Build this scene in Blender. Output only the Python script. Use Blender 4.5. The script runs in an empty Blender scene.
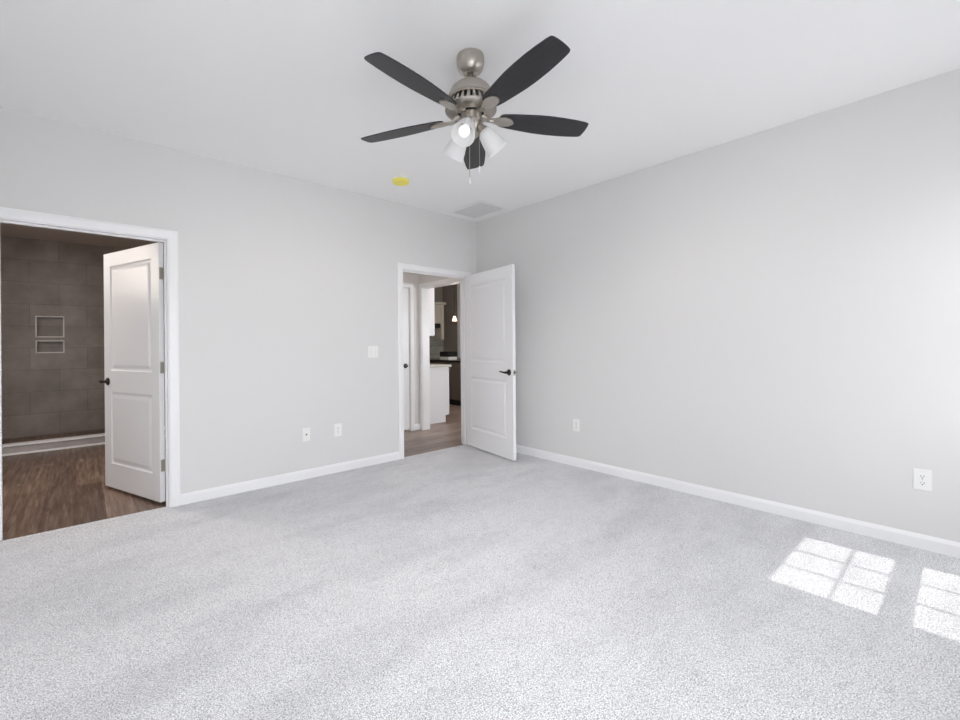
import bpy, bmesh, math, random
from mathutils import Vector, Matrix
random.seed(4)
PI = math.pi
S = bpy.context.scene
COL = S.collection

# ------------------------------------------------------------------ camera
cd = bpy.data.cameras.new('camera'); cam = bpy.data.objects.new('camera', cd); COL.objects.link(cam)
YAW, ROLL = math.radians(40.607), math.radians(-0.468)
fw = Vector((math.sin(YAW), math.cos(YAW), 0)); rt = Vector((math.cos(YAW), -math.sin(YAW), 0)); up = Vector((0, 0, 1))
r2 = math.cos(ROLL)*rt + math.sin(ROLL)*up
u2 = -math.sin(ROLL)*rt + math.cos(ROLL)*up
M = Matrix((( r2.x, u2.x, -fw.x, -3.741), (r2.y, u2.y, -fw.y, -3.946), (r2.z, u2.z, -fw.z, 1.217), (0, 0, 0, 1)))
cam.matrix_world = M
cd.sensor_width = 36; cd.lens = 437.4/960*36
cd.shift_x = 25/960; cd.shift_y = -15.16/960
cd.clip_start = 0.02
S.camera = cam
S.cycles.max_bounces = 16; S.cycles.diffuse_bounces = 10

# ------------------------------------------------------------------ light and exposure
S.view_settings.view_transform = 'Standard'; S.view_settings.look = 'None'
S.view_settings.exposure = 0.15; S.view_settings.gamma = 1; S.view_settings.use_curve_mapping = False
W = bpy.data.worlds.new('sky'); S.world = W; W.use_nodes = True
nt = W.node_tree; nt.nodes.clear()
o = nt.nodes.new('ShaderNodeOutputWorld'); b = nt.nodes.new('ShaderNodeBackground')
sk = nt.nodes.new('ShaderNodeTexSky'); sk.sky_type = 'HOSEK_WILKIE'; sk.turbidity = 5.0; sk.ground_albedo = 0.4
sk.sun_direction = Vector((0.03, -1, 1.5)).normalized()
mx = nt.nodes.new('ShaderNodeMixRGB'); mx.inputs[0].default_value = 0.75; mx.inputs[2].default_value = (0.95, 0.97, 1.0, 1)
nt.links.new(sk.outputs[0], mx.inputs[1]); nt.links.new(mx.outputs[0], b.inputs[0]); nt.links.new(b.outputs[0], o.inputs[0])
b.inputs[1].default_value = 8.4
sl = bpy.data.lights.new('sun', 'SUN'); sl.energy = 2.3; sl.angle = math.radians(0.53); sl.color = (1, .97, .93)
so = bpy.data.objects.new('sun', sl); COL.objects.link(so); so.location = (0, -9, 8)
so.rotation_euler = Vector((-0.03, 1, -1.5)).to_track_quat('-Z', 'Y').to_euler()

def area(name, loc, aim, sx, sy, power, color=(1, 1, 1), portal=False):
    l = bpy.data.lights.new(name, 'AREA'); l.shape = 'RECTANGLE'; l.size = sx; l.size_y = sy; l.energy = power; l.color = color
    ob = bpy.data.objects.new(name, l); COL.objects.link(ob); ob.location = loc
    ob.rotation_euler = Vector(aim).to_track_quat('-Z', 'Z').to_euler()
    if portal: l.cycles.is_portal = True
    return ob
WX1 = -0.6525                       # window centre on the back wall
PX0, PX1 = -4.22, -2.50             # back-wall opening for a patio door added to admit more daylight
area('portal', (WX1, -4.70, 1.34), (0, 1, 0), 0.86, 1.46, 1, portal=True)
area('portal', ((PX0+PX1)/2, -4.70, 1.03), (0, 1, 0), PX1-PX0, 2.05, 1, portal=True)
area('bathroom_ceiling_light', (-3.9, 1.3, 2.70), (0, 0, -1), .3, .3, 24, (1, .94, .89))
area('vanity_light', (-5.22, 2.1, 2.2), (1, 0, -.25), .7, .14, 9, (1, .88, .78))
area('bathroom_added_fill', (-5.26, 1.3, 1.15), (1, .35, -.1), 1.0, 1.1, 9, (.95, .97, 1))  # added cool fill for the lower shower tile; no window is built here
area('kitchen_window_daylight', (1.55, -1.45, 1.35), (-.1, 1, -.12), 1.6, 1.2, 42, (.94, .97, 1))
area('hall_ceiling_light', (-0.75, .65, 2.70), (0, 0, -1), .25, .25, 1.6, (1, .86, .74))
area('kitchen_ceiling_light', (1.35, 1.1, 2.70), (0, 0, -1), .5, .5, 22, (1, .90, .82))

# ------------------------------------------------------------------ materials
def lin(c):
    return tuple((x/12.92 if x <= .04045 else ((x+.055)/1.055)**2.4) for x in [v/255 for v in c]) + (1,)
def mat(name, rgb, rough=.5, metal=0, **kw):
    m = bpy.data.materials.new(name); m.use_nodes = True
    p = m.node_tree.nodes['Principled BSDF']
    p.inputs['Base Color'].default_value = lin(rgb); p.inputs['Roughness'].default_value = rough; p.inputs['Metallic'].default_value = metal
    for k, v in kw.items(): p.inputs[k.replace('_', ' ')].default_value = v
    return m
def nodes(m): return m.node_tree.nodes, m.node_tree.links, m.node_tree.nodes['Principled BSDF']
def noise_bump(m, scale, strength, dist=.001, var=0.0, rgb=None):
    N, L, p = nodes(m)
    tc = N.new('ShaderNodeTexCoord'); n = N.new('ShaderNodeTexNoise'); n.inputs['Scale'].default_value = scale; n.inputs['Detail'].default_value = 4
    L.new(tc.outputs['Object'], n.inputs['Vector'])
    bp = N.new('ShaderNodeBump'); bp.inputs['Strength'].default_value = strength; bp.inputs['Distance'].default_value = dist
    L.new(n.outputs['Fac'], bp.inputs['Height']); L.new(bp.outputs[0], p.inputs['Normal'])
    return m
WALL = noise_bump(mat('grey_wall_paint', (224, 223, 222), .6), 180, .08)
CEIL = noise_bump(mat('ceiling_paint', (245, 245, 245), .8), 150, .08)
TRIM = noise_bump(mat('white_trim_paint', (244, 244, 245), .3), 40, .03)
DOOR = noise_bump(mat('white_door_paint', (244, 244, 245), .28), 60, .04)
PLATE = noise_bump(mat('white_plastic', (242, 242, 240), .35), 60, .02)
LOUVRE = noise_bump(mat('grille_louvre_enamel', (220, 220, 220), .45), 60, .02)
DARK = noise_bump(mat('dark_slot', (28, 27, 27), .5), 60, .02)
PALEBACK = noise_bump(mat('pale_backing', (236, 236, 236), .7), 60, .02)  # near-white backing for the grille and the switch slots
NICKEL = noise_bump(mat('brushed_nickel', (186, 180, 172), .32, 1), 300, .06)
BRONZE = noise_bump(mat('dark_aged_metal', (74, 70, 67), .3, 1), 200, .05)
HINGE = noise_bump(mat('satin_nickel_hinge', (196, 192, 184), .40, 1), 200, .05)
BLADE = mat('espresso_blade', (40, 38, 38), .42)
YELLOW = noise_bump(mat('yellow_plastic_cap', (246, 234, 112), .4), 60, .03)
COUNTER = noise_bump(mat('dark_countertop', (34, 30, 29), .25), 60, .03)
COUNTERW = noise_bump(mat('pale_countertop', (205, 202, 196), .3), 60, .03)
CAB = noise_bump(mat('white_cabinet', (232, 232, 236), .35), 60, .03)
CABC = noise_bump(mat('cream_cabinet', (205, 198, 182), .4), 60, .03)
TAUPE = noise_bump(mat('taupe_wall_paint', (150, 140, 132), .6), 180, .06)
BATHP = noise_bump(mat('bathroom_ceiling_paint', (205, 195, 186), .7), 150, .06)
STEEL = noise_bump(mat('stainless_front', (150, 138, 130), .35, .7), 200, .05)
METALTRIM = noise_bump(mat('niche_edge_trim', (228, 224, 220), .35), 200, .03)
GLASSP = noise_bump(mat('vinyl_window', (240, 240, 240), .35), 50, .02)
BOUNCE_GROUND = mat('ground_outside', (196, 192, 180), .9)  # unseen ground, coloured pale so it bounces daylight up to the ceiling
def add_color_noise(m, c1, c2, scale, vec=(1, 1, 1), lo=.35, hi=.65):
    N, L, p = nodes(m)
    tc = N.new('ShaderNodeTexCoord'); mp = N.new('ShaderNodeMapping'); mp.inputs['Scale'].default_value = vec
    n = N.new('ShaderNodeTexNoise'); n.inputs['Scale'].default_value = scale; n.inputs['Detail'].default_value = 5
    cr = N.new('ShaderNodeValToRGB'); e = cr.color_ramp.elements
    e[0].position = lo; e[0].color = lin(c1); e[1].position = hi; e[1].color = lin(c2)
    L.new(tc.outputs['Object'], mp.inputs[0]); L.new(mp.outputs[0], n.inputs['Vector']); L.new(n.outputs['Fac'], cr.inputs[0]); L.new(cr.outputs[0], p.inputs['Base Color'])
add_color_noise(BOUNCE_GROUND, (180, 180, 180), (210, 210, 210), 1.5)
add_color_noise(BLADE, (33, 33, 36), (43, 43, 46), 6, (1, 14, 1))

GLASS = bpy.data.materials.new('window_glass'); GLASS.use_nodes = True
N = GLASS.node_tree.nodes; L = GLASS.node_tree.links; N.clear()
go = N.new('ShaderNodeOutputMaterial'); gt = N.new('ShaderNodeBsdfTransparent'); gg = N.new('ShaderNodeBsdfGlossy'); gm = N.new('ShaderNodeMixShader')
gt.inputs[0].default_value = (.97, .97, .97, 1); gg.inputs['Roughness'].default_value = .02; gm.inputs[0].default_value = .05
L.new(gt.outputs[0], gm.inputs[1]); L.new(gg.outputs[0], gm.inputs[2]); L.new(gm.outputs[0], go.inputs[0])

SHADE = mat('frosted_white_glass', (246, 246, 246), .3, 0, Subsurface_Weight=.0, Transmission_Weight=.0)
N, L, p = nodes(SHADE)
tl = N.new('ShaderNodeBsdfTranslucent'); tl.inputs[0].default_value = (.95, .95, .95, 1); ms = N.new('ShaderNodeMixShader'); ms.inputs[0].default_value = .35
L.new(p.outputs[0], ms.inputs[1]); L.new(tl.outputs[0], ms.inputs[2]); L.new(ms.outputs[0], N['Material Output'].inputs[0])
BULB = mat('white_bulb_added_glow', (250, 250, 250), .25)
nodes(BULB)[2].inputs['Emission Color'].default_value = (1, .98, .96, 1); nodes(BULB)[2].inputs['Emission Strength'].default_value = .4  # slight glow put in to whiten bulbs that are switched off
LIT = mat('lit_pendant_glass', (255, 236, 214), .4)
nodes(LIT)[2].inputs['Emission Color'].default_value = (1, .82, .66, 1); nodes(LIT)[2].inputs['Emission Strength'].default_value = 1.0

# carpet: loop-pile speckle, faint vacuum marks, real bump
CARPET = mat('grey_carpet', (196, 196, 197), .95)
N, L, p = nodes(CARPET)
p.inputs['Sheen Weight'].default_value = .15
tc = N.new('ShaderNodeTexCoord')
def tn(scale, detail, rough=.5, vec=None, rot=0):
    n = N.new('ShaderNodeTexNoise'); n.inputs['Scale'].default_value = scale; n.inputs['Detail'].default_value = detail; n.inputs['Roughness'].default_value = rough
    if vec:
        mp = N.new('ShaderNodeMapping'); mp.inputs['Scale'].default_value = vec; mp.inputs['Rotation'].default_value = (0, 0, rot)
        L.new(tc.outputs['Object'], mp.inputs[0]); L.new(mp.outputs[0], n.inputs['Vector'])
    else: L.new(tc.outputs['Object'], n.inputs['Vector'])
    return n
def ramp(n, a, ca, b2, cb):
    cr = N.new('ShaderNodeValToRGB'); e = cr.color_ramp.elements
    e[0].position = a; e[0].color = ca; e[1].position = b2; e[1].color = cb
    L.new(n.outputs[0], cr.inputs[0]); return cr
def mul(a, bb, f=1.0):
    m = N.new('ShaderNodeMixRGB'); m.blend_type = 'MULTIPLY'; m.inputs[0].default_value = f
    L.new(a.outputs[0], m.inputs[1]); L.new(bb.outputs[0], m.inputs[2]); return m
fine = ramp(tn(210, 2, .85), .38, lin((152, 152, 157)), .57, lin((254, 254, 255)))
vo = N.new('ShaderNodeTexVoronoi'); vo.inputs['Scale'].default_value = 170; L.new(tc.outputs['Object'], vo.inputs['Vector'])
sp = N.new('ShaderNodeSeparateColor'); L.new(vo.outputs['Color'], sp.inputs[0])
tuft = ramp(sp, .0, (.68, .68, .70, 1), .42, (1, 1, 1, 1))
big = ramp(tn(2.4, 3, .55, (.42, 1.25, 1), .12), .36, (.88, .88, .885, 1), .54, (1, 1, 1, 1))
mid = ramp(tn(9, 5, .65), .33, (.93, .93, .935, 1), .53, (1, 1, 1, 1))
c = mul(mul(mul(fine, tuft), big), mid)
L.new(c.outputs[0], p.inputs['Base Color'])
bp = N.new('ShaderNodeBump'); bp.inputs['Strength'].default_value = .5; bp.inputs['Distance'].default_value = .005
L.new(vo.outputs['Distance'], bp.inputs['Height']); bp.invert = True; L.new(bp.outputs[0], p.inputs['Normal'])

def plank_mat(name, cols, rot, pw=.18, pl=1.2):
    m = mat(name, cols[1], .38); N, L, p = nodes(m)
    tc = N.new('ShaderNodeTexCoord'); mp = N.new('ShaderNodeMapping'); mp.inputs['Rotation'].default_value = (0, 0, rot)
    L.new(tc.outputs['Object'], mp.inputs[0])
    br = N.new('ShaderNodeTexBrick'); br.inputs['Scale'].default_value = 1; br.inputs['Brick Width'].default_value = pl; br.inputs['Row Height'].default_value = pw
    br.inputs['Mortar Size'].default_value = .0022; br.inputs['Mortar Smooth'].default_value = .3; br.offset = .37
    br.inputs['Color1'].default_value = (.55, .55, .55, 1); br.inputs['Color2'].default_value = (1.15, 1.15, 1.15, 1); br.inputs['Mortar'].default_value = (.3, .3, .3, 1)
    L.new(mp.outputs[0], br.inputs['Vector'])
    m2 = N.new('ShaderNodeMapping'); m2.inputs['Scale'].default_value = (1.1, 15, 1); L.new(mp.outputs[0], m2.inputs[0])
    n = N.new('ShaderNodeTexNoise'); n.inputs['Scale'].default_value = 2.2; n.inputs['Detail'].default_value = 8; n.inputs['Roughness'].default_value = .65; n.inputs['Distortion'].default_value = .15
    L.new(m2.outputs[0], n.inputs['Vector'])
    cr = N.new('ShaderNodeValToRGB'); e = cr.color_ramp.elements
    e[0].position = .3; e[0].color = lin(cols[0]); e[1].position = .7; e[1].color = lin(cols[2]); k = e.new(.5); k.color = lin(cols[1])
    L.new(n.outputs['Fac'], cr.inputs[0])
    mm = N.new('ShaderNodeMixRGB'); mm.blend_type = 'MULTIPLY'; mm.inputs[0].default_value = .75
    L.new(cr.outputs[0], mm.inputs[1]); L.new(br.outputs['Color'], mm.inputs[2]); L.new(mm.outputs[0], p.inputs['Base Color'])
    bp = N.new('ShaderNodeBump'); bp.inputs['Strength'].default_value = .15; bp.inputs['Distance'].default_value = .002; L.new(n.outputs['Fac'], bp.inputs['Height']); L.new(bp.outputs[0], p.inputs['Normal'])
    return m
VINYLB = plank_mat('brown_plank_vinyl', [(88, 66, 55), (124, 101, 87), (160, 138, 122)], PI/2)
VINYLH = plank_mat('grey_brown_plank_vinyl', [(100, 84, 76), (138, 120, 110), (172, 156, 146)], 0)

def tile_mat(name, c1, c2, grout, w, h, axis='xz', off=.5, mortar=.003):
    m = mat(name, c1, .35); N, L, p = nodes(m)
    tc = N.new('ShaderNodeTexCoord'); sx = N.new('ShaderNodeSeparateXYZ'); cx = N.new('ShaderNodeCombineXYZ')
    L.new(tc.outputs['Object'], sx.inputs[0]); L.new(sx.outputs['X' if axis[0] == 'x' else 'Y'], cx.inputs[0]); L.new(sx.outputs['Z'], cx.inputs[1])
    br = N.new('ShaderNodeTexBrick'); br.inputs['Scale'].default_value = 1; br.inputs['Brick Width'].default_value = w; br.inputs['Row Height'].default_value = h
    br.inputs['Mortar Size'].default_value = mortar; br.offset = off
    br.inputs['Color1'].default_value = lin(c1); br.inputs['Color2'].default_value = lin(c2); br.inputs['Mortar'].default_value = lin(grout)
    L.new(cx.outputs[0], br.inputs['Vector'])
    n = N.new('ShaderNodeTexNoise'); n.inputs['Scale'].default_value = 3.5; n.inputs['Detail'].default_value = 7; n.inputs['Roughness'].default_value = .6; L.new(tc.outputs['Object'], n.inputs['Vector'])
    cr = N.new('ShaderNodeValToRGB'); e = cr.color_ramp.elements
    e[0].position = .32; e[0].color = (.72, .72, .72, 1); e[1].position = .68; e[1].color = (1.10, 1.10, 1.10, 1); L.new(n.outputs['Fac'], cr.inputs[0])
    mm = N.new('ShaderNodeMixRGB'); mm.blend_type = 'MULTIPLY'; mm.inputs[0].default_value = 1
    L.new(br.outputs['Color'], mm.inputs[1]); L.new(cr.outputs[0], mm.inputs[2]); L.new(mm.outputs[0], p.inputs['Base Color'])
    bp = N.new('ShaderNodeBump'); bp.inputs['Strength'].default_value = .4; bp.inputs['Distance'].default_value = .002; bp.invert = True; L.new(br.outputs['Fac'], bp.inputs['Height']); L.new(bp.outputs[0], p.inputs['Normal'])
    return m
TILE = tile_mat('taupe_shower_tile', (156, 145, 138), (143, 132, 125), (122, 112, 106), .61, .305)
CURBTILE = tile_mat('grey_curb_tile', (188, 182, 180), (178, 172, 170), (150, 145, 142), .61, .30, mortar=.0)
SPLASH = tile_mat('grey_subway_backsplash', (166, 166, 156), (158, 158, 150), (120, 120, 114), .60, .20, 'xz', mortar=.006)

# ------------------------------------------------------------------ mesh helpers
def obj(name, bm, m, parent=None, smooth=False, bevel=0, seg=2):
    bmesh.ops.recalc_face_normals(bm, faces=bm.faces)
    me = bpy.data.meshes.new(name); bm.to_mesh(me); bm.free(); me.materials.append(m)
    if smooth:
        for f in me.polygons: f.use_smooth = True
    ob = bpy.data.objects.new(name, me); COL.objects.link(ob)
    if parent: ob.parent = parent
    if bevel:
        md = ob.modifiers.new('bevel', 'BEVEL'); md.width = bevel; md.segments = seg; md.limit_method = 'ANGLE'; md.angle_limit = math.radians(40)
    if smooth and True:
        md = ob.modifiers.new('wn', 'EDGE_SPLIT'); md.split_angle = math.radians(38)
    return ob
def box(bm, x0, x1, y0, y1, z0, z1):
    v = [bm.verts.new((x, y, z)) for x in (x0, x1) for y in (y0, y1) for z in (z0, z1)]
    for f in ((0, 1, 3, 2), (4, 6, 7, 5), (0, 4, 5, 1), (2, 3, 7, 6), (0, 2, 6, 4), (1, 5, 7, 3)): bm.faces.new([v[i] for i in f])
def boxes(*bs):
    bm = bmesh.new()
    for q in bs: box(bm, *q)
    return bm
def lathe(bm, prof, n=40, mtx=None, cap=True):
    rings = []
    for r, z in prof:
        rings.append([bm.verts.new((r*math.cos(2*PI*i/n), r*math.sin(2*PI*i/n), z)) for i in range(n)])
    for a, b2 in zip(rings, rings[1:]):
        for i in range(n): bm.faces.new((a[i], a[(i+1) % n], b2[(i+1) % n], b2[i]))
    if cap:
        bm.faces.new(rings[0]); bm.faces.new(rings[-1])
    if mtx is not None:
        for rg in rings:
            for v in rg: v.co = mtx @ v.co
def tube(bm, pts, rad, n=10):
    pts = [Vector(q) for q in pts]; rads = rad if isinstance(rad, (list, tuple)) else [rad]*len(pts)
    rings = []
    for i, q in enumerate(pts):
        t = (pts[min(i+1, len(pts)-1)]-pts[max(i-1, 0)]).normalized()
        ref = Vector((0, 0, 1)) if abs(t.z) < .9 else Vector((1, 0, 0))
        a = t.cross(ref).normalized(); c2 = t.cross(a)
        rings.append([bm.verts.new(q+rads[i]*(math.cos(2*PI*k/n)*a+math.sin(2*PI*k/n)*c2)) for k in range(n)])
    for a, c2 in zip(rings, rings[1:]):
        for i in range(n): bm.faces.new((a[i], a[(i+1) % n], c2[(i+1) % n], c2[i]))
    bm.faces.new(rings[0]); bm.faces.new(rings[-1])
def thing(name, label, cat, loc=(0, 0, 0), rotz=0, group=None):
    e = bpy.data.objects.new(name, None); COL.objects.link(e); e.location = loc; e.rotation_euler = (0, 0, rotz); e.empty_display_size = .1
    return tag(e, label, cat, group)
def tag(ob, label, cat, group=None):
    ob['label'] = label; ob['category'] = cat
    if group: ob['group'] = group
    return ob
def struct(name, bm, m, label, cat, bevel=0, parent=None):
    ob = obj(name, bm, m, parent, bevel=bevel)
    ob['kind'] = 'structure'; ob['label'] = label; ob['category'] = cat
    return ob

# ------------------------------------------------------------------ bedroom shell
H = 2.74; T = .115; BW = 4.30; BD = 4.55
D1A, D1B = -4.135, -3.235; D2A, D2B = -1.095, -.165; DH = 2.035; J = .019
RH = DH+J
struct('floor', boxes((-BW, 0, -BD, .03, -.08, 0)), CARPET, 'pale grey speckled wall-to-wall carpet', 'carpet')
struct('ceiling', boxes((-BW-.13, T, -BD-.13, T, H, H+.1)), CEIL, 'flat white bedroom ceiling', 'ceiling')
struct('wall_left', boxes((-BW-1.0, D1A-J, 0, T, -.08, H), (D1A-J, D1B+J, 0, T, RH, H), (D1B+J, D2A-J, 0, T, -.08, H), (D2A-J, D2B+J, 0, T, RH, H), (D2B+J, 0, 0, T, -.08, H)), WALL, 'light grey bedroom wall with the two doorways', 'wall')
struct('wall_right', boxes((0, T, -BD-.13, T, -.08, H)), WALL, 'blank light grey wall to the right of the corner', 'wall')
ZB, ZT = .60, 2.145   # window rough opening
struct('wall_back', boxes((-BW-.13, PX0, -BD-.13, -BD, -.08, H), (PX0, PX1, -BD-.13, -BD, 2.06, H), (PX0, PX1, -BD-.13, -BD, -.08, 0), (PX1, WX1-.44, -BD-.13, -BD, -.08, H),
    (WX1-.44, WX1+.44, -BD-.13, -BD, -.08, ZB), (WX1-.44, WX1+.44, -BD-.13, -BD, ZT, H), (WX1+.44, 0, -BD-.13, -BD, -.08, H)), WALL, 'grey wall behind the camera with a window and an added patio door', 'wall')
struct('wall_side', boxes((-BW-.13, -BW, -BD, 0, -.08, H)), WALL, 'grey wall beside the camera', 'wall')

def window(idx, mtx, label):
    # local: x along the wall, y outward, z up, sits in the rough opening
    fr = bmesh.new(); w = .44
    box(fr, -w, -w+.03, .02, .13, ZB, ZT); box(fr, w-.03, w, .02, .13, ZB, ZT); box(fr, -w, w, .02, .13, ZB, ZB+.03); box(fr, -w, w, .02, .13, ZT-.03, ZT)
    root = struct('window_%d' % idx, fr, GLASSP, label, 'window'); root.matrix_world = mtx
    g = .376
    def sash(y0, y1, z0, z1, zb, zt):
        bm = bmesh.new(); box(bm, -.41, -g, y0, y1, z0, z1); box(bm, g, .41, y0, y1, z0, z1); box(bm, -g, g, y0, y1, z0, zb); box(bm, -g, g, y0, y1, zt, z1)
        yc = (y0+y1)/2
        for k in (1, 2): box(bm, -g+2*g*k/3-.009, -g+2*g*k/3+.009, yc-.004, yc+.004, zb, zt)
        box(bm, -g, g, yc-.003, yc+.003, (zb+zt)/2-.055, (zb+zt)/2-.039)
        s = obj('sash', bm, GLASSP, root); obj('pane', boxes((-g, g, yc+.006, yc+.009, zb, zt)), GLASS, s)
    sash(.085, .12, 1.36, ZT-.03, 1.42, 2.075); sash(.045, .08, ZB+.03, 1.365, ZB+.10, 1.255)
    cs = bmesh.new(); k = .06
    box(cs, -w-k, -w+.01, -.016, 0, ZB-.02, ZT+k); box(cs, w-.01, w+k, -.016, 0, ZB-.02, ZT+k); box(cs, -w+.01, w-.01, -.016, 0, ZT-.01, ZT+k); box(cs, -w+.01, w-.01, -.016, .02, ZB-.07, ZB+.005)
    obj('window_casing', cs, TRIM, root, bevel=.003)
window(1, Matrix.Translation((WX1, -BD, 0)) @ Matrix.Rotation(PI, 4, 'Z'), 'white six-over-six sash window near the right wall')
pm = (PX0+PX1)/2  # unseen patio door, added so that more sky lights the room
pdr = struct('added_patio_door', boxes((PX0, PX0+.04, -BD-.125, -BD-.01, 0, 2.06), (PX1-.04, PX1, -BD-.125, -BD-.01, 0, 2.06), (PX0+.04, PX1-.04, -BD-.125, -BD-.01, 2.02, 2.06), (PX0+.04, PX1-.04, -BD-.125, -BD-.01, 0, .03)), GLASSP, 'unseen white sliding glass patio door added to let daylight in', 'door')
for x0, x1, y in ((PX0+.04, pm+.03, -BD-.075), (pm-.03, PX1-.04, -BD-.03)):
    sh = obj('sliding_panel', boxes((x0, x0+.06, y-.035, y, .03, 2.02), (x1-.06, x1, y-.035, y, .03, 2.02), (x0+.06, x1-.06, y-.035, y, 1.95, 2.02), (x0+.06, x1-.06, y-.035, y, .03, .11)), GLASSP, pdr)
    obj('pane', boxes((x0+.06, x1-.06, y-.02, y-.016, .11, 1.95)), GLASS, sh)
obj('casing', boxes((PX0-.06, PX0+.01, -BD, -BD+.016, 0, 2.12), (PX1-.01, PX1+.06, -BD, -BD+.016, 0, 2.12), (PX0+.01, PX1-.01, -BD, -BD+.016, 2.05, 2.12)), TRIM, pdr, bevel=.003)
struct('ground_outside', boxes((-40, -BW-.14, -40, 10, -.4, -.3), (-BW-.14, 15, -40, -BD-.14, -.4, -.3)), BOUNCE_GROUND, 'unseen ground outside, kept pale to bounce daylight in', 'ground')

# baseboards: profile swept along a wall
def baseboard(name, p0, p1, nrm, label):
    p0, p1, nrm = Vector(p0+(0,)), Vector(p1+(0,)), Vector(nrm+(0,))
    prof = [(0, 0), (.014, 0), (.014, .062), (.011, .070), (.007, .078), (.004, .084), (0, .084)]
    bm = bmesh.new(); a = [bm.verts.new(p0+nrm*d+Vector((0, 0, z))) for d, z in prof]; c2 = [bm.verts.new(p1+nrm*d+Vector((0, 0, z))) for d, z in prof]
    n = len(prof)
    for i in range(n): bm.faces.new((a[i], a[(i+1) % n], c2[(i+1) % n], c2[i]))
    bm.faces.new(a); bm.faces.new(c2)
    return struct(name, bm, TRIM, label, 'baseboard')
baseboard('baseboard_left', (D1B+.066, 0), (D2A-.062, 0), (0, -1), 'white baseboard between the two doorways')
baseboard('baseboard_right', (0, -BD), (0, 0), (-1, 0), 'white baseboard along the right wall')
baseboard('baseboard_back', (PX1+.062, -BD), (-.014, -BD), (0, 1), 'white baseboard behind the camera')
baseboard('baseboard_side', (-BW, -BD+.014), (-BW, 0), (1, 0), 'white baseboard beside the camera')

# door linings: jambs and casing (profiled, mitred look)
def casing_prof(): return [(0, 0), (0, .012), (.012, .015), (.046, .017), (.056, .013), (.060, .011), (.060, 0)]
def lining(idx, xa, xb, y0, y1, stop_y, label, faces=(-1,), cw=.06):
    root = struct('trim_%d' % idx, boxes((xa-J, xa, y0, y1, -.01, DH), (xb, xb+J, y0, y1, -.01, DH), (xa-J, xb+J, y0, y1, DH, DH+J),
                                         (xa, xa+.011, stop_y, stop_y+.03, -.01, DH), (xb-.011, xb, stop_y, stop_y+.03, -.01, DH), (xa+.011, xb-.011, stop_y, stop_y+.03, DH-.011, DH)), TRIM, label, 'door frame')
    for s in faces:
        yf = y0 if s < 0 else y1
        bm = bmesh.new(); k = cw/.06
        def loft(path):      # path of (corner, outward direction)
            rings = [[bm.verts.new((cx+ox*d*k, yf+s*h, cz+oz*d*k)) for d, h in casing_prof()] for (cx, cz), (ox, oz) in path]
            n = len(rings[0])
            for a, c2 in zip(rings, rings[1:]):
                for i in range(n): bm.faces.new((a[i], a[(i+1) % n], c2[(i+1) % n], c2[i]))
            bm.faces.new(rings[0]); bm.faces.new(rings[-1])
        rv = .006
        loft([((xa-rv, 0), (-1, 0)), ((xa-rv, DH+rv), (-1, 1)), ((xb+rv, DH+rv), (1, 1)), ((xb+rv, 0), (1, 0))])
        obj('casing', bm, TRIM, root)
    return root
lining(1, D1A, D1B, 0, T, .045, 'white casing around the wide doorway to the tiled bathroom', (-1, 1), .066)
lining(2, D2A, D2B, 0, T, .04, 'white casing around the hallway doorway in the corner', (-1, 1))

# ------------------------------------------------------------------ door leaves: hinge line at local origin, leaf runs along +x, thickness 0..-t in y
def panel_leaf(w, h, t=.035, z0=.018):
    """Two-panel moulded leaf as one mesh: slab with recessed, raised-field panels on both faces."""
    bm = bmesh.new()
    xs = [0, .112, w-.112, w]; zs = [z0, .225, .84, 1.02, 1.915, h]
    for side, y, sg in ((0, 0.0, -1), (1, -t, 1)):
        V = {}
        def vv(x, yy, z):
            key = (round(x, 5), round(yy, 5), round(z, 5))
            if key not in V: V[key] = bm.verts.new((x, yy, z))
            return V[key]
        for i in range(3):
            for j in range(5):
                if i == 1 and j in (1, 3):
                    prev = (xs[1], xs[2], zs[j], zs[j+1]); py = y
                    for ins, dep in ((.010, .007), (.024, .009), (.046, .003), (.052, .002)):
                        cur = (xs[1]+ins, xs[2]-ins, zs[j]+ins, zs[j+1]-ins); cy = y+sg*dep
                        P = [(prev[0], prev[2]), (prev[1], prev[2]), (prev[1], prev[3]), (prev[0], prev[3])]
                        C = [(cur[0], cur[2]), (cur[1], cur[2]), (cur[1], cur[3]), (cur[0], cur[3])]
                        for k in range(4):
                            q = (k+1) % 4
                            bm.faces.new((vv(P[k][0], py, P[k][1]), vv(P[q][0], py, P[q][1]), vv(C[q][0], cy, C[q][1]), vv(C[k][0], cy, C[k][1])))
                        prev, py = cur, cy
                    bm.faces.new((vv(prev[0], py, prev[2]), vv(prev[1], py, prev[2]), vv(prev[1], py, prev[3]), vv(prev[0], py, prev[3])))
                else:
                    bm.faces.new((vv(xs[i], y, zs[j]), vv(xs[i+1], y, zs[j]), vv(xs[i+1], y, zs[j+1]), vv(xs[i], y, zs[j+1])))
    for a, c2 in (((0, z0), (w, z0)), ((w, z0), (w, h)), ((w, h), (0, h)), ((0, h), (0, z0))):
        bm.faces.new([bm.verts.new(q) for q in ((a[0], 0, a[1]), (c2[0], 0, c2[1]), (c2[0], -t, c2[1]), (a[0], -t, a[1]))])
    bmesh.ops.remove_doubles(bm, verts=bm.verts, dist=.00001)
    return bm
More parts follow.
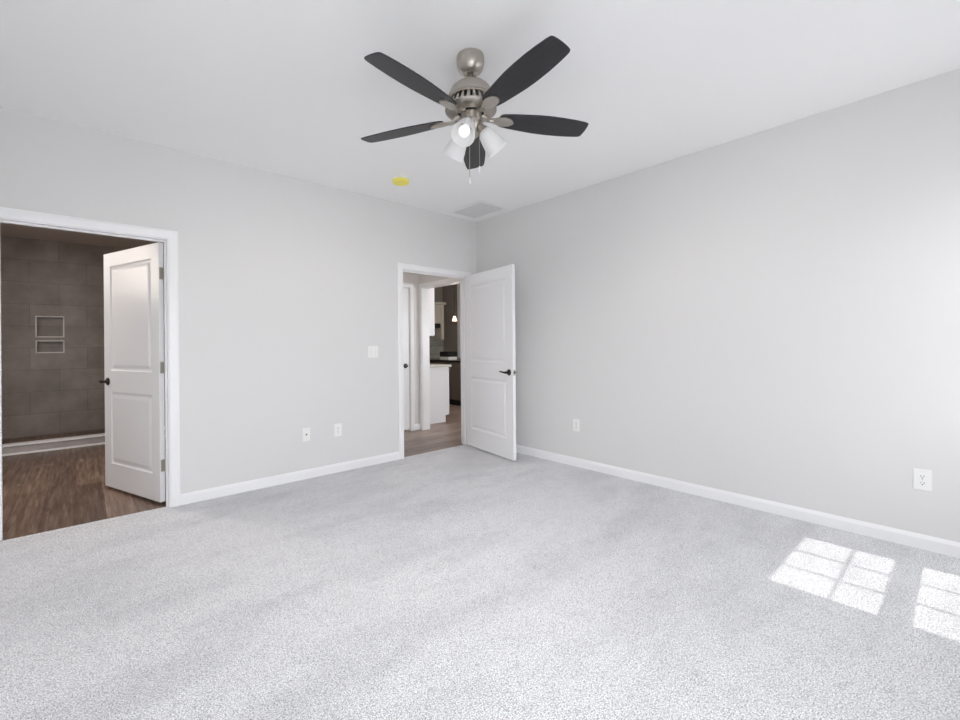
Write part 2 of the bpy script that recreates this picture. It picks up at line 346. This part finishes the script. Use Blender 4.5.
def lever(parent, x, z, y, sg, dirx, m, length=.105):
    bm = bmesh.new()
    R = Matrix.Translation((x, y, z)) @ Matrix.Rotation(-sg*PI/2, 4, 'X')
    lathe(bm, [(.033, -.0005), (.033, .004), (.028, .009), (.014, .012), (.011, .03), (.013, .036), (.013, .05), (.009, .054)], 28, R)
    h = obj('handle', bm, m, parent, smooth=True)
    yy = y+sg*.045; L_ = length
    bm = bmesh.new()
    tube(bm, [(x-dirx*.004, yy, z), (x+dirx*.02*L_/.105, yy, z-.001), (x+dirx*.05*L_/.105, yy+sg*.003, z+.002), (x+dirx*.08*L_/.105, yy+sg*.002, z+.008), (x+dirx*L_, yy-sg*.004, z+.007)], [.010, .0095, .008, .007, .005], 12)
    obj('lever', bm, m, h, smooth=True)
def hinge(parent, z, t=.035):
    bm = bmesh.new()
    box(bm, -.0025, 0.0005, -t+.004, .001, z-.045, z+.045)
    for k in range(5): lathe(bm, [(.006, -.0085), (.006, .0085)], 14, Matrix.Translation((-.003, .006, z-.036+.018*k)))
    box(bm, -.006, -.002, -.028, .004, z-.045, z+.045)
    for k in (-.03, 0, .03): lathe(bm, [(.004, 0), (.003, .001)], 10, Matrix.Translation((-.006, -.015, z+k)) @ Matrix.Rotation(-PI/2, 4, 'Y'))
    obj('hinge', bm, HINGE, parent)
def latch(parent, w, z, t=.035):
    bm = bmesh.new(); box(bm, w-.0005, w+.0015, -t/2-.0125, -t/2+.0125, z-.029, z+.029)
    lt = obj('latch_plate', bm, HINGE, parent)
    obj('latch_bolt', boxes((w+.001, w+.010, -t/2-.006, -t/2+.006, z-.010, z+.010)), BRONZE, lt)

# door 1 swings into the bathroom: local +x from hinge, y=0 side is the bathroom face
phi = math.radians(70)
bm = panel_leaf(.888, 2.028)
d1 = struct('door_1', bm, DOOR, 'white two-panel door standing open into the tiled bathroom', 'door')
ux = Vector((-math.cos(phi), math.sin(phi), 0)); n1 = Vector((-math.sin(phi), -math.cos(phi), 0))   # bedroom face normal
# local y axis must point away from the bedroom face
ly = -n1
d1.matrix_world = Matrix(((ux.x, ly.x, 0, D1B-.009), (ux.y, ly.y, 0, T+.002), (0, 0, 1, 0), (0, 0, 0, 1)))
lever(d1, .888-.064, .925, -.035, -1, 1, BRONZE, .05)
lever(d1, .888-.064, .925, 0, 1, -1, BRONZE)
for z in (.30, 1.06, 1.79): hinge(d1, z)
latch(d1, .888, .925)
# door 2 swings into the bedroom: y=0 side is the bedroom face, -t side the hall face
phi = math.radians(80)
d2 = struct('door_2', panel_leaf(.915, 2.044), DOOR, 'white two-panel door standing open against the right wall corner', 'door')
ux = Vector((-math.cos(phi), -math.sin(phi), 0)); nh = Vector((-math.sin(phi), math.cos(phi), 0))
ly = -nh
d2.matrix_world = Matrix(((ux.x, ly.x, 0, D2B-.002), (ux.y, ly.y, 0, -.020), (0, 0, 1, 0), (0, 0, 0, 1)))
lever(d2, .915-.064, .925, -.035, -1, -1, BRONZE, .115)
lever(d2, .915-.064, .925, 0, 1, -1, BRONZE, .115)
latch(d2, .915, .925)

# ------------------------------------------------------------------ bathroom
BX0, BX1, SY, TY = -5.3, -1.95, 3.18, 4.48
struct('floor_bathroom', boxes((BX0, BX1, .03, TY, -.09, -.008)), VINYLB, 'dark brown wood-look plank floor of the bathroom', 'floor')
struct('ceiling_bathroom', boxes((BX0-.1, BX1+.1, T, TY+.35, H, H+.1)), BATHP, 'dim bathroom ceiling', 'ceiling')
# niches cut in the tiled wall
NX0, NX1 = -4.195, -3.925; NA = (.0, .0)
N1Z, N2Z = (1.385, 1.653), (1.164, 1.312)
struct('wall_bathroom', boxes((BX0, NX0, TY, TY+.3, -.09, H), (NX1, BX1, TY, TY+.3, -.09, H), (NX0, NX1, TY, TY+.3, -.09, N2Z[0]), (NX0, NX1, TY, TY+.3, N2Z[1], N1Z[0]), (NX0, NX1, TY, TY+.3, N1Z[1], H), (NX0, NX1, TY+.09, TY+.3, N2Z[0], N1Z[1])), TILE, 'taupe large-format tiled shower wall', 'wall')
struct('wall_bathroom_left', boxes((BX0-.1, BX0, T, TY+.3, -.09, H)), TAUPE, 'taupe bathroom side wall', 'wall')
struct('wall_bathroom_right', boxes((BX1, BX1+.1, T, TY+.3, -.09, H)), TAUPE, 'taupe bathroom wall behind the open door', 'wall')
def niche(zr, label):
    a, c2 = NX0, NX1; k = .016
    bm = boxes((a-k, a, TY-.008, TY+.02, zr[0]-k, zr[1]+k), (c2, c2+k, TY-.008, TY+.02, zr[0]-k, zr[1]+k), (a, c2, TY-.008, TY+.02, zr[0]-k, zr[0]), (a, c2, TY-.008, TY+.02, zr[1], zr[1]+k))
    t = obj('shower_niche_frame', bm, METALTRIM, bevel=.002)
    tag(t, label, 'niche', 'niche frames in the shower wall')
niche(N1Z, 'pale rim of the tall upper niche in the taupe shower wall'); niche(N2Z, 'pale rim of the shallow lower niche in the taupe shower wall')
cb = tag(obj('shower_curb', boxes((BX0, BX1, SY, SY+.12, -.008, .092)), CURBTILE), 'low grey tiled curb across the front of the shower', 'curb')
obj('curb_cap', boxes((BX0, BX1, SY-.012, SY+.135, .092, .112)), TRIM, cb, bevel=.003)
obj('base_strip', boxes((BX0, BX1, SY-.014, SY, -.008, .014)), TRIM, cb, bevel=.003)

# ------------------------------------------------------------------ hall and kitchen
HX0, AY = -1.35, 1.20
KX1, KY1, KY = 2.80, 6.0, 4.12
struct('floor_hall', boxes((HX0, KX1, .03, KY1, -.09, -.008), (T, KX1, -1.5, .03, -.09, -.008)), VINYLH, 'grey-brown wood-look plank floor of the hall and kitchen', 'floor')
struct('ceiling_hall', boxes((HX0-.1, KX1+.1, T, KY1+.1, H, H+.1), (T, KX1+.1, -1.6, T, H, H+.1)), CEIL, 'hall and kitchen ceiling', 'ceiling')
C3A, C3B = -.985, -.175
struct('wall_hall', boxes((HX0, C3A-J, AY, AY+T, -.09, H), (C3A-J, C3B+J, AY, AY+T, RH, H), (C3B+J, T, AY, AY+T, -.09, H), (C3A-J, C3B+J, AY+.3, AY+.4, -.09, H)), WALL, 'grey hall wall with a closed white door', 'wall')
struct('wall_hall_end', boxes((HX0-.1, HX0, T, AY+T, -.09, H)), WALL, 'grey wall at the far left end of the hall', 'wall')
# hall-to-kitchen cased opening in line with the bedroom's right wall
OA, OB = .20, 1.135
struct('wall_hall_opening', boxes((0, T, T, OA-J, -.09, H), (0, T, OA-J, OB+J, RH, H), (0, T, OB+J, AY, -.09, H), (0, T, AY+T, KY1, -.09, H)), WALL, 'grey wall around the cased kitchen opening', 'wall')
def yl(bs): return boxes(*bs)
t4 = struct('trim_3', yl([(-.001, T+.001, OA-J, OA, -.008, DH), (-.001, T+.001, OB, OB+J, -.008, DH), (-.001, T+.001, OA-J, OB+J, DH, DH+J)]), TRIM, 'white lining of the cased opening from hall to kitchen', 'door frame')
for xs in ((-.016, -.001), (T+.001, T+.016)):
    obj('casing', boxes((xs[0], xs[1], OA-.06, OA-.006, -.008, DH+.066), (xs[0], xs[1], OB+.006, OB+.058, -.008, DH+.066), (xs[0], xs[1], OA-.006, OB+.006, DH+.006, DH+.066)), TRIM, t4, bevel=.004)
lining(4, C3A, C3B, AY, AY+T, AY+.05, 'white casing around the closed hall door', (-1,))
d3 = struct('door_3', panel_leaf(.802, 2.028), DOOR, 'closed white two-panel door in the hall', 'door')
d3.matrix_world = Matrix.Translation((C3A+.004, AY+.05, 0))
lever(d3, .802-.064, .925, -.035, -1, -1, BRONZE)
latch(d3, .802, .925)
baseboard('baseboard_hall', (C3B+.066, AY), (-.016, AY), (0, -1), 'short white baseboard beside the hall door')
struct('wall_kitchen', boxes((KX1, KX1+.1, -1.6, KY1, -.09, H)), TAUPE, 'dim taupe kitchen wall behind the worktop', 'wall')
struct('wall_kitchen_corner', boxes((T, KX1, KY, KY+.1, -.09, H)), TAUPE, 'dim kitchen wall behind the cream wall cabinet', 'wall')
struct('wall_kitchen_end', boxes((T, KX1+.1, KY1, KY1+.1, -.09, H), (T, KX1+.1, -1.6, -1.5, -.09, H)), TAUPE, 'taupe walls closing the kitchen', 'wall')

# white base cabinet whose end panel shows through the opening
def base_profile(x0, x1, y0, y1, zt, toe=.085, th=.10):
    """cabinet carcass with a toe notch on its +x front"""
    bm = bmesh.new(); pr = [(x0, -.008), (x1-toe, -.008), (x1-toe, th), (x1, th), (x1, zt), (x0, zt)]
    a = [bm.verts.new((x, y0, z)) for x, z in pr]; c2 = [bm.verts.new((x, y1, z)) for x, z in pr]; n = len(pr)
    for i in range(n): bm.faces.new((a[i], a[(i+1) % n], c2[(i+1) % n], c2[i]))
    bm.faces.new(a); bm.faces.new(c2); return bm
bc = thing('base_cabinet', 'white base cabinet with plain end panel just past the kitchen opening', 'cabinet', (.45, 1.45, 0))
def kid(name, bm, m, root, **k):
    for v in bm.verts: v.co -= root.location
    return obj(name, bm, m, root, **k)
kid('body', base_profile(.12, .745, 1.45, 2.7, .865, .07), CAB, bc, bevel=.002)
for k in range(3):
    d = kid('door', boxes((.745, .763, 1.46+.41*k, 1.86+.41*k, .12, .85)), CAB, bc, bevel=.003)
tag(obj('worktop', boxes((.12, .785, 1.42, 2.7, .865, .900)), COUNTERW, bevel=.004), 'pale worktop on the white base cabinet', 'worktop')
uc = thing('wall_cabinet', 'white wall cabinet end seen above the pale worktop', 'cabinet', (.28, 1.45, 1.36))
kid('body', boxes((.12, .46, 1.45, 2.7, 1.36, 2.28)), CAB, uc, bevel=.002)
for k in range(3): kid('door', boxes((.46, .478, 1.46+.41*k, 1.86+.41*k, 1.37, 2.27)), CAB, uc, bevel=.003)

# far corner run: base units along the taupe wall, worktop turning the corner below the cream cabinets
FX = 2.02
fb = thing('base_cabinet', 'dim brown-grey base unit with black plinth at the far kitchen wall', 'cabinet', (FX+.3, 3.0, 0))
kid('body', boxes((FX, KX1-.002, 1.9, KY-.002, .10, .865)), STEEL, fb, bevel=.002)
kid('plinth', boxes((FX+.05, KX1-.002, 1.9, KY-.002, -.008, .10)), DARK, fb)
for k in range(3): kid('door', boxes((FX-.018, FX, 1.91+.5*k, 2.39+.5*k, .12, .85)), STEEL, fb, bevel=.003)
bm = bmesh.new(); pl_ = [(FX-.03, 1.9), (KX1-.002, 1.9), (KX1-.002, KY-.002), (1.2, KY-.002), (1.2, KY-.64), (FX-.03, KY-.64)]
a = [bm.verts.new((x, y, .865)) for x, y in pl_]; c2 = [bm.verts.new((x, y, .90)) for x, y in pl_]
for i in range(6): bm.faces.new((a[i], a[(i+1) % 6], c2[(i+1) % 6], c2[i]))
bm.faces.new(a); bm.faces.new(c2)
tag(obj('worktop', bm, COUNTER, bevel=.004), 'dark worktop turning the far kitchen corner', 'worktop')
tag(obj('tile_backsplash', boxes((T, KX1-.002, KY-.014, KY-.002, .902, 1.66)), SPLASH), 'grey tile backsplash below the cream wall cabinet', 'backsplash')
u2c = thing('wall_cabinet', 'cream wall cabinet with crown above the dark hood', 'cabinet', (2.2, KY-.17, 1.70))
kid('body', boxes((1.72, 2.476, KY-.33, KY-.016, 1.70, 2.13)), CABC, u2c, bevel=.003)
kid('side_panel', boxes((2.476, 2.55, KY-.35, KY-.016, 1.34, 2.13)), CABC, u2c, bevel=.003)
kid('crown', boxes((1.70, 2.60, KY-.38, KY-.016, 2.13, 2.185)), CABC, u2c, bevel=.012)
kid('door', boxes((1.73, 2.095, KY-.348, KY-.33, 1.71, 2.12)), CABC, u2c, bevel=.004)
kid('door', boxes((2.105, 2.466, KY-.348, KY-.33, 1.71, 2.12)), CABC, u2c, bevel=.004)
tag(obj('range_hood', boxes((1.72, 2.47, KY-.32, KY-.016, 1.61, 1.695)), DARK, bevel=.006), 'thin dark hood under the cream wall cabinet', 'hood')
cm = thing('countertop_appliance', 'small black appliance with white base on the dark worktop', 'appliance', (2.25, 3.2, .90))
kid('base', boxes((2.12, 2.36, 3.10, 3.40, .90, .965)), PLATE, cm, bevel=.006)
kid('body', boxes((2.12, 2.36, 3.10, 3.40, .965, 1.075)), DARK, cm, bevel=.01)
struct('trim_5', boxes((KX1-.03, KX1, 3.42, 3.56, .91, H)), TRIM, 'pale vertical trim on the dim kitchen wall', 'trim')
# pendant lamp
pr = Vector((-3.741, -3.946, 1.217))
px = Vector((1.17, 1.79, 0))
pd = thing('pendant_lamp', 'small glowing bell pendant hanging in the kitchen', 'lamp', (px.x, px.y, 1.61))
bm = bmesh.new(); lathe(bm, [(.042, .02), (.039, .04), (.031, .068), (.023, .092), (.016, .105), (.014, .105), (.021, .09), (.029, .066), (.037, .04), (.040, .02)], 28, cap=False)
obj('lamp_shade', bm, LIT, pd, smooth=True)
bm = bmesh.new(); lathe(bm, [(.014, .10), (.018, .105), (.018, .14), (.006, .15), (.003, .15), (.003, H-1.60-.02), (.05, H-1.60-.018), (.05, H-1.60)], 20)
obj('stem', bm, BRONZE, pd, smooth=True)
pl = bpy.data.lights.new('pendant_bulb', 'POINT'); pl.energy = 2; pl.color = (1, .85, .7); pl.shadow_soft_size = .03
po = bpy.data.objects.new('pendant_bulb', pl); COL.objects.link(po); po.location = (px.x, px.y, 1.57)

# ------------------------------------------------------------------ ceiling fan
FC = Vector((-2.164, -2.251, 0)); FZ = 2.401; FAN_FILL_W = 22
fan = thing('ceiling_fan', 'brushed nickel ceiling fan with five black blades and three white lamp shades', 'ceiling fan', (FC.x, FC.y, H))
def fz(z): return z-H
bm = bmesh.new()
lathe(bm, [(r, fz(z)) for r, z in [(.071, 2.74), (.0735, 2.73), (.074, 2.712), (.0725, 2.698), (.068, 2.681), (.059, 2.664), (.047, 2.652), (.037, 2.648), (.030, 2.653), (.014, 2.658)]], 48)
obj('canopy', bm, NICKEL, fan, smooth=True)
bm = bmesh.new(); lathe(bm, [(.0125, fz(2.70)), (.0125, fz(2.61)), (.022, fz(2.608)), (.022, fz(2.57))], 24)
obj('downrod', bm, NICKEL, fan, smooth=True)
bm = bmesh.new()
lathe(bm, [(r, fz(z)) for r, z in [(.024, 2.600), (.036, 2.600), (.060, 2.595), (.083, 2.583), (.102, 2.566), (.114, 2.546), (.120, 2.527), (.124, 2.518), (.124, 2.511), (.119, 2.508), (.119, 2.502), (.112, 2.499), (.095, 2.499)]], 64)
lathe(bm, [(r, fz(z)) for r, z in [(.100, 2.462), (.130, 2.462), (.136, 2.459), (.136, 2.453), (.131, 2.447), (.118, 2.441), (.100, 2.437), (.060, 2.437)]], 64)
NF = 26
for k in range(NF):     # fins between the vent slots
    a = 2*PI*k/NF; R = Matrix.Rotation(a, 4, 'Z')
    v0 = len(bm.verts); sub = bmesh.new(); pts = [(.092, fz(2.460)), (.130, fz(2.460)), (.113, fz(2.501)), (.092, fz(2.501))]
    vs = []
    for s, w in ((-1, .0085), (1, .0085)):
        vs.append([bm.verts.new(R @ Vector((r, s*w*(1.0 if z < fz(2.48) else .62), z))) for r, z in pts])
    sub.free()
    for i in range(4): bm.faces.new((vs[0][i], vs[0][(i+1) % 4], vs[1][(i+1) % 4], vs[1][i]))
    bm.faces.new(vs[0]); bm.faces.new(vs[1])
mh = obj('motor_housing', bm, NICKEL, fan, smooth=True)
bm = bmesh.new(); lathe(bm, [(.093, fz(2.458)), (.093, fz(2.503))], 48); obj('motor_core', bm, DARK, mh)
bm = bmesh.new(); lathe(bm, [(r, fz(z)) for r, z in [(.064, 2.446), (.068, 2.443), (.068, 2.437), (.060, 2.434)]], 48); obj('flywheel_ring', bm, DARK, fan, smooth=True)

def blade_bm():
    bm = bmesh.new(); top = []; r0, r1 = .152, .665
    half = [(r0, .028), (r0+.006, .038), (r0+.02, .0465), (.22, .055), (.30, .0635), (.37, .0700), (.44, .0720), (.51, .0705), (.58, .0660), (.63, .0605), (.650, .0565), (.658, .052), (.662, .044), (.6645, .028), (.666, .0)]
    out = [(x, y) for x, y in half] + [(x, -y) for x, y in half[-2::-1]]
    a = [bm.verts.new((x, y, -.003)) for x, y in out]; c2 = [bm.verts.new((x, y, .003)) for x, y in out]; n = len(out)
    for i in range(n): bm.faces.new((a[i], a[(i+1) % n], c2[(i+1) % n], c2[i]))
    bm.faces.new(a); bm.faces.new(c2); return bm
def iron_bm():
    """leaf-shaped plate under the blade root"""
    bm = bmesh.new()
    half = [(.085, .010), (.115, .013), (.135, .020), (.155, .030), (.178, .035), (.198, .032), (.214, .027), (.224, .020), (.231, .012), (.238, 0)]
    out = half + [(x, -y) for x, y in half[-2::-1]]
    zb = lambda x: -.0045-.004*max(0, min(1, (x-.15)/.04))
    a = [bm.verts.new((x, y, -.0095-.004*(1-abs(y)/.034))) for x, y in out]; c2 = [bm.verts.new((x, y, -.0035)) for x, y in out]; n = len(out)
    m_ = [bm.verts.new((x, 0, -.0165)) for x in (.13, .17, .20, .23, .262)]
    for i in range(n): bm.faces.new((a[i], a[(i+1) % n], c2[(i+1) % n], c2[i]))
    bm.faces.new(c2)
    bmesh.ops.delete(bm, geom=[m_[k] for k in range(5)], context='VERTS')
    f = bm.faces.new(a); r = bmesh.ops.poke(bm, faces=[f])
    for v in r['verts']: v.co.z -= .004
    return bm
PITCH = math.radians(-12)
for th in tuple(188.6+72*k for k in range(5)):
    bl = obj('blade', blade_bm(), BLADE, fan, bevel=.002)
    bl.matrix_local = Matrix.Translation((0, 0, fz(FZ+.02))) @ Matrix.Rotation(math.radians(th), 4, 'Z') @ Matrix.Rotation(PITCH, 4, 'X')
    ir = obj('blade_iron', iron_bm(), NICKEL, bl, smooth=True)
    # the arm rises from the plate to the flywheel
    bm = bmesh.new(); tube(bm, [(.125, 0, -.010), (.108, 0, -.009), (.092, 0, .002), (.078, 0, .012), (.062, 0, .017)], [.010, .011, .011, .012, .013], 12)
    obj('arm', bm, NICKEL, ir, smooth=True)

bm = bmesh.new(); lathe(bm, [(r, fz(z)) for r, z in [(.050, 2.440), (.056, 2.436), (.056, 2.400), (.058, 2.398), (.058, 2.392), (.050, 2.388), (.040, 2.372), (.034, 2.352), (.022, 2.338), (.010, 2.334), (.008, 2.324), (.0, 2.322)][:-1]], 40)
lk = obj('light_kit', bm, NICKEL, fan, smooth=True)
for th in (211, 331, 91):
    A = math.radians(th); tilt = math.radians(50)       # axis below the horizontal
    ax = Vector((math.cos(A)*math.cos(tilt), math.sin(A)*math.cos(tilt), -math.sin(tilt)))
    neck = Vector((math.cos(A)*.062, math.sin(A)*.062, fz(2.360)))
    Q = Matrix.Translation(neck) @ ax.to_track_quat('Z', 'Y').to_matrix().to_4x4()
    bm = bmesh.new(); lathe(bm, [(.017, -.035), (.022, -.012), (.027, -.004), (.030, .004), (.030, .020), (.026, .022)], 28, Q)
    hold = obj('lamp_holder', bm, NICKEL, fan, smooth=True)
    bm = bmesh.new()
    out = [(.026, .006), (.034, .012), (.040, .028), (.047, .055), (.053, .085), (.058, .112), (.061, .134)]
    lathe(bm, out+[(r-.003, z) for r, z in out[::-1]], 40, Q, cap=False)
    sh = obj('lamp_shade', bm, SHADE, fan, smooth=True)
    bm = bmesh.new(); lathe(bm, [(.012, .01), (.013, .035), (.020, .055), (.027, .075), (.029, .09), (.026, .105), (.016, .116), (.004, .119)], 24, Q)
    obj('bulb', bm, BULB, sh, smooth=True)
    bl_ = bpy.data.lights.new('fan_fill_spot', 'SPOT'); bl_.spot_size = math.radians(140); bl_.spot_blend = .7; bl_.energy = FAN_FILL_W; bl_.color = (1, .97, .94); bl_.shadow_soft_size = .03  # fill spot added at each shade to even the room; the bulbs are off
    bo = bpy.data.objects.new('fan_fill_spot', bl_); COL.objects.link(bo); bo.rotation_euler = (-ax).to_track_quat('Z', 'Y').to_euler(); bo.location = FC+Vector((0, 0, H))+(Q @ Vector((0, 0, .136)))
def chain(dx, dy, z0, z1, m2):
    bm = bmesh.new(); tube(bm, [(dx, dy, fz(z0)), (dx, dy, fz(z1+.035))], .0014, 8)
    z = z0
    while z > z1+.04:
        lathe(bm, [(.0006, -.0018), (.0021, 0), (.0006, .0018)], 8, Matrix.Translation((dx, dy, fz(z)))); z -= .0065
    ch = obj('pull_chain', bm, NICKEL, fan, smooth=True)
    bm = bmesh.new(); lathe(bm, [(.002, fz(z1+.037)), (.0045, fz(z1+.033)), (.0055, fz(z1+.018)), (.0055, fz(z1+.004)), (.003, fz(z1))], 16, Matrix.Translation((dx, dy, 0)))
    obj('pull_fob', bm, m2, ch, smooth=True)
chain(-.006, .006, 2.35, 2.065, PLATE)
chain(.034, -.028, 2.385, 2.125, PLATE)

# ------------------------------------------------------------------ smoke alarm with yellow dust cap, ceiling vent
sa = thing('smoke_alarm', 'round ceiling smoke alarm under a yellow dust cap', 'smoke alarm', (-1.50, -.59, H))
bm = bmesh.new(); lathe(bm, [(.074, 0), (.074, -.012), (.070, -.016)], 40); obj('base', bm, PLATE, sa, smooth=True)
bm = bmesh.new(); lathe(bm, [(.077, -.014), (.076, -.030), (.070, -.040), (.054, -.044), (.040, -.044), (.036, -.050), (.020, -.052), (.002, -.052)], 40); obj('dust_cap', bm, YELLOW, sa, smooth=True)

vx0, vx1, vy0, vy1 = -.515, -.115, -.625, -.105
vt = thing('ceiling_vent', 'white louvred return-air grille on the ceiling by the corner', 'vent', ((vx0+vx1)/2, (vy0+vy1)/2, H))
kid('frame', boxes((vx0, vx1, vy0, vy0+.025, H-.010, H), (vx0, vx1, vy1-.025, vy1, H-.010, H), (vx0, vx0+.025, vy0+.025, vy1-.025, H-.010, H), (vx1-.025, vx1, vy0+.025, vy1-.025, H-.010, H)), PLATE, vt, bevel=.003)
kid('backing', boxes((vx0+.02, vx1-.02, vy0+.02, vy1-.02, H-.0015, H)), PALEBACK, vt)
bm = bmesh.new(); n = 26
for k in range(n):
    y = vy0+.027+(vy1-vy0-.054)*(k+.5)/n
    v = [bm.verts.new(q) for q in ((vx0+.024, y-.0095, H-.0045), (vx1-.024, y-.0095, H-.0045), (vx1-.024, y+.0075, H-.0075), (vx0+.024, y+.0075, H-.0075))]
    w = [bm.verts.new(q.co+Vector((0, .0015, .0004))) for q in v]
    bm.faces.new(v); bm.faces.new(w)
    for i in range(4): bm.faces.new((v[i], v[(i+1) % 4], w[(i+1) % 4], w[i]))
kid('louvres', bm, LOUVRE, vt)

# ------------------------------------------------------------------ wall plates (local: x across, y out of the wall, z up)
def plate(name, w, h, loc, rotz, label, cat, group=None):
    t = thing(name, label, cat, loc, rotz, group)
    obj('cover_plate', boxes((-w/2, w/2, 0, .006, -h/2, h/2)), PLATE, t, bevel=.0025)
    return t
def screw(t, x, z):
    bm = bmesh.new(); lathe(bm, [(.003, .0058), (.0028, .0072)], 12, Matrix.Translation((x, 0, z)) @ Matrix.Rotation(-PI/2, 4, 'X')); obj('screw', bm, HINGE, t)
def duplex(loc, rotz, label):
    t = plate('wall_outlet', .076, .122, loc, rotz, label, 'outlet', 'duplex outlets')
    for zc in (-.0195, .0195):
        bm = bmesh.new()
        pts = [(.0165*math.cos(a), max(-.0135, min(.0135, .0175*math.sin(a)))) for a in [2*PI*k/32 for k in range(32)]]
        a = [bm.verts.new((x, .005, zc+z)) for x, z in pts]; c2 = [bm.verts.new((x, .008, zc+z)) for x, z in pts]
        for i in range(32): bm.faces.new((a[i], a[(i+1) % 32], c2[(i+1) % 32], c2[i]))
        bm.faces.new(a); bm.faces.new(c2)
        s = obj('socket', bm, PLATE, t)
        bm = boxes((-.0075, -.0052, .0078, .0084, zc-.001, zc+.008), (.0052, .0075, .0078, .0084, zc-.001, zc+.007))
        lathe(bm, [(.003, .0078), (.003, .0084)], 12, Matrix.Translation((0, 0, zc-.0075)) @ Matrix.Rotation(-PI/2, 4, 'X'))
        obj('slots', bm, DARK, s)
    screw(t, 0, 0)
duplex((0, -1.428, .408), PI/2, 'small white duplex outlet on the right wall nearer the open door')
duplex((0, -3.779, .405), PI/2, 'white duplex outlet on the right wall above the sunlit carpet patches')
duplex((-1.857, 0, .406), PI, 'white duplex outlet on the left wall nearer the hall doorway')
t = plate('cable_plate', .070, .122, (-2.168, 0, .405), PI, 'white cable plate with one dark centre jack, low on the left wall', 'wall plate')
bm = bmesh.new(); lathe(bm, [(.0075, .0055), (.0075, .008), (.005, .008), (.005, .015), (.002, .015)], 16, Matrix.Rotation(-PI/2, 4, 'X')); obj('jack', bm, BRONZE, t, smooth=True)
for z in (-.045, .045): screw(t, 0, z)
t = plate('light_switch', .118, .122, (-1.466, 0, 1.152), PI, 'white two-gang toggle switch plate beside the hall doorway', 'light switch')
for x in (-.023, .023):
    bm = boxes((x-.005, x+.005, .0055, .0068, -.012, .012)); obj('slot', bm, PALEBACK, t)
    bm = bmesh.new(); v = [bm.verts.new(q) for q in ((x-.0038, .006, -.006), (x+.0038, .006, -.006), (x+.0038, .006, .007), (x-.0038, .006, .007), (x-.003, .016, .004), (x+.003, .016, .004), (x+.003, .014, .010), (x-.003, .014, .010))]
    for f in ((0, 1, 2, 3), (4, 5, 6, 7), (0, 1, 5, 4), (1, 2, 6, 5), (2, 3, 7, 6), (3, 0, 4, 7)): bm.faces.new([v[i] for i in f])
    obj('toggle', bm, PLATE, t)
    for z in (-.030, .030): screw(t, x, z)
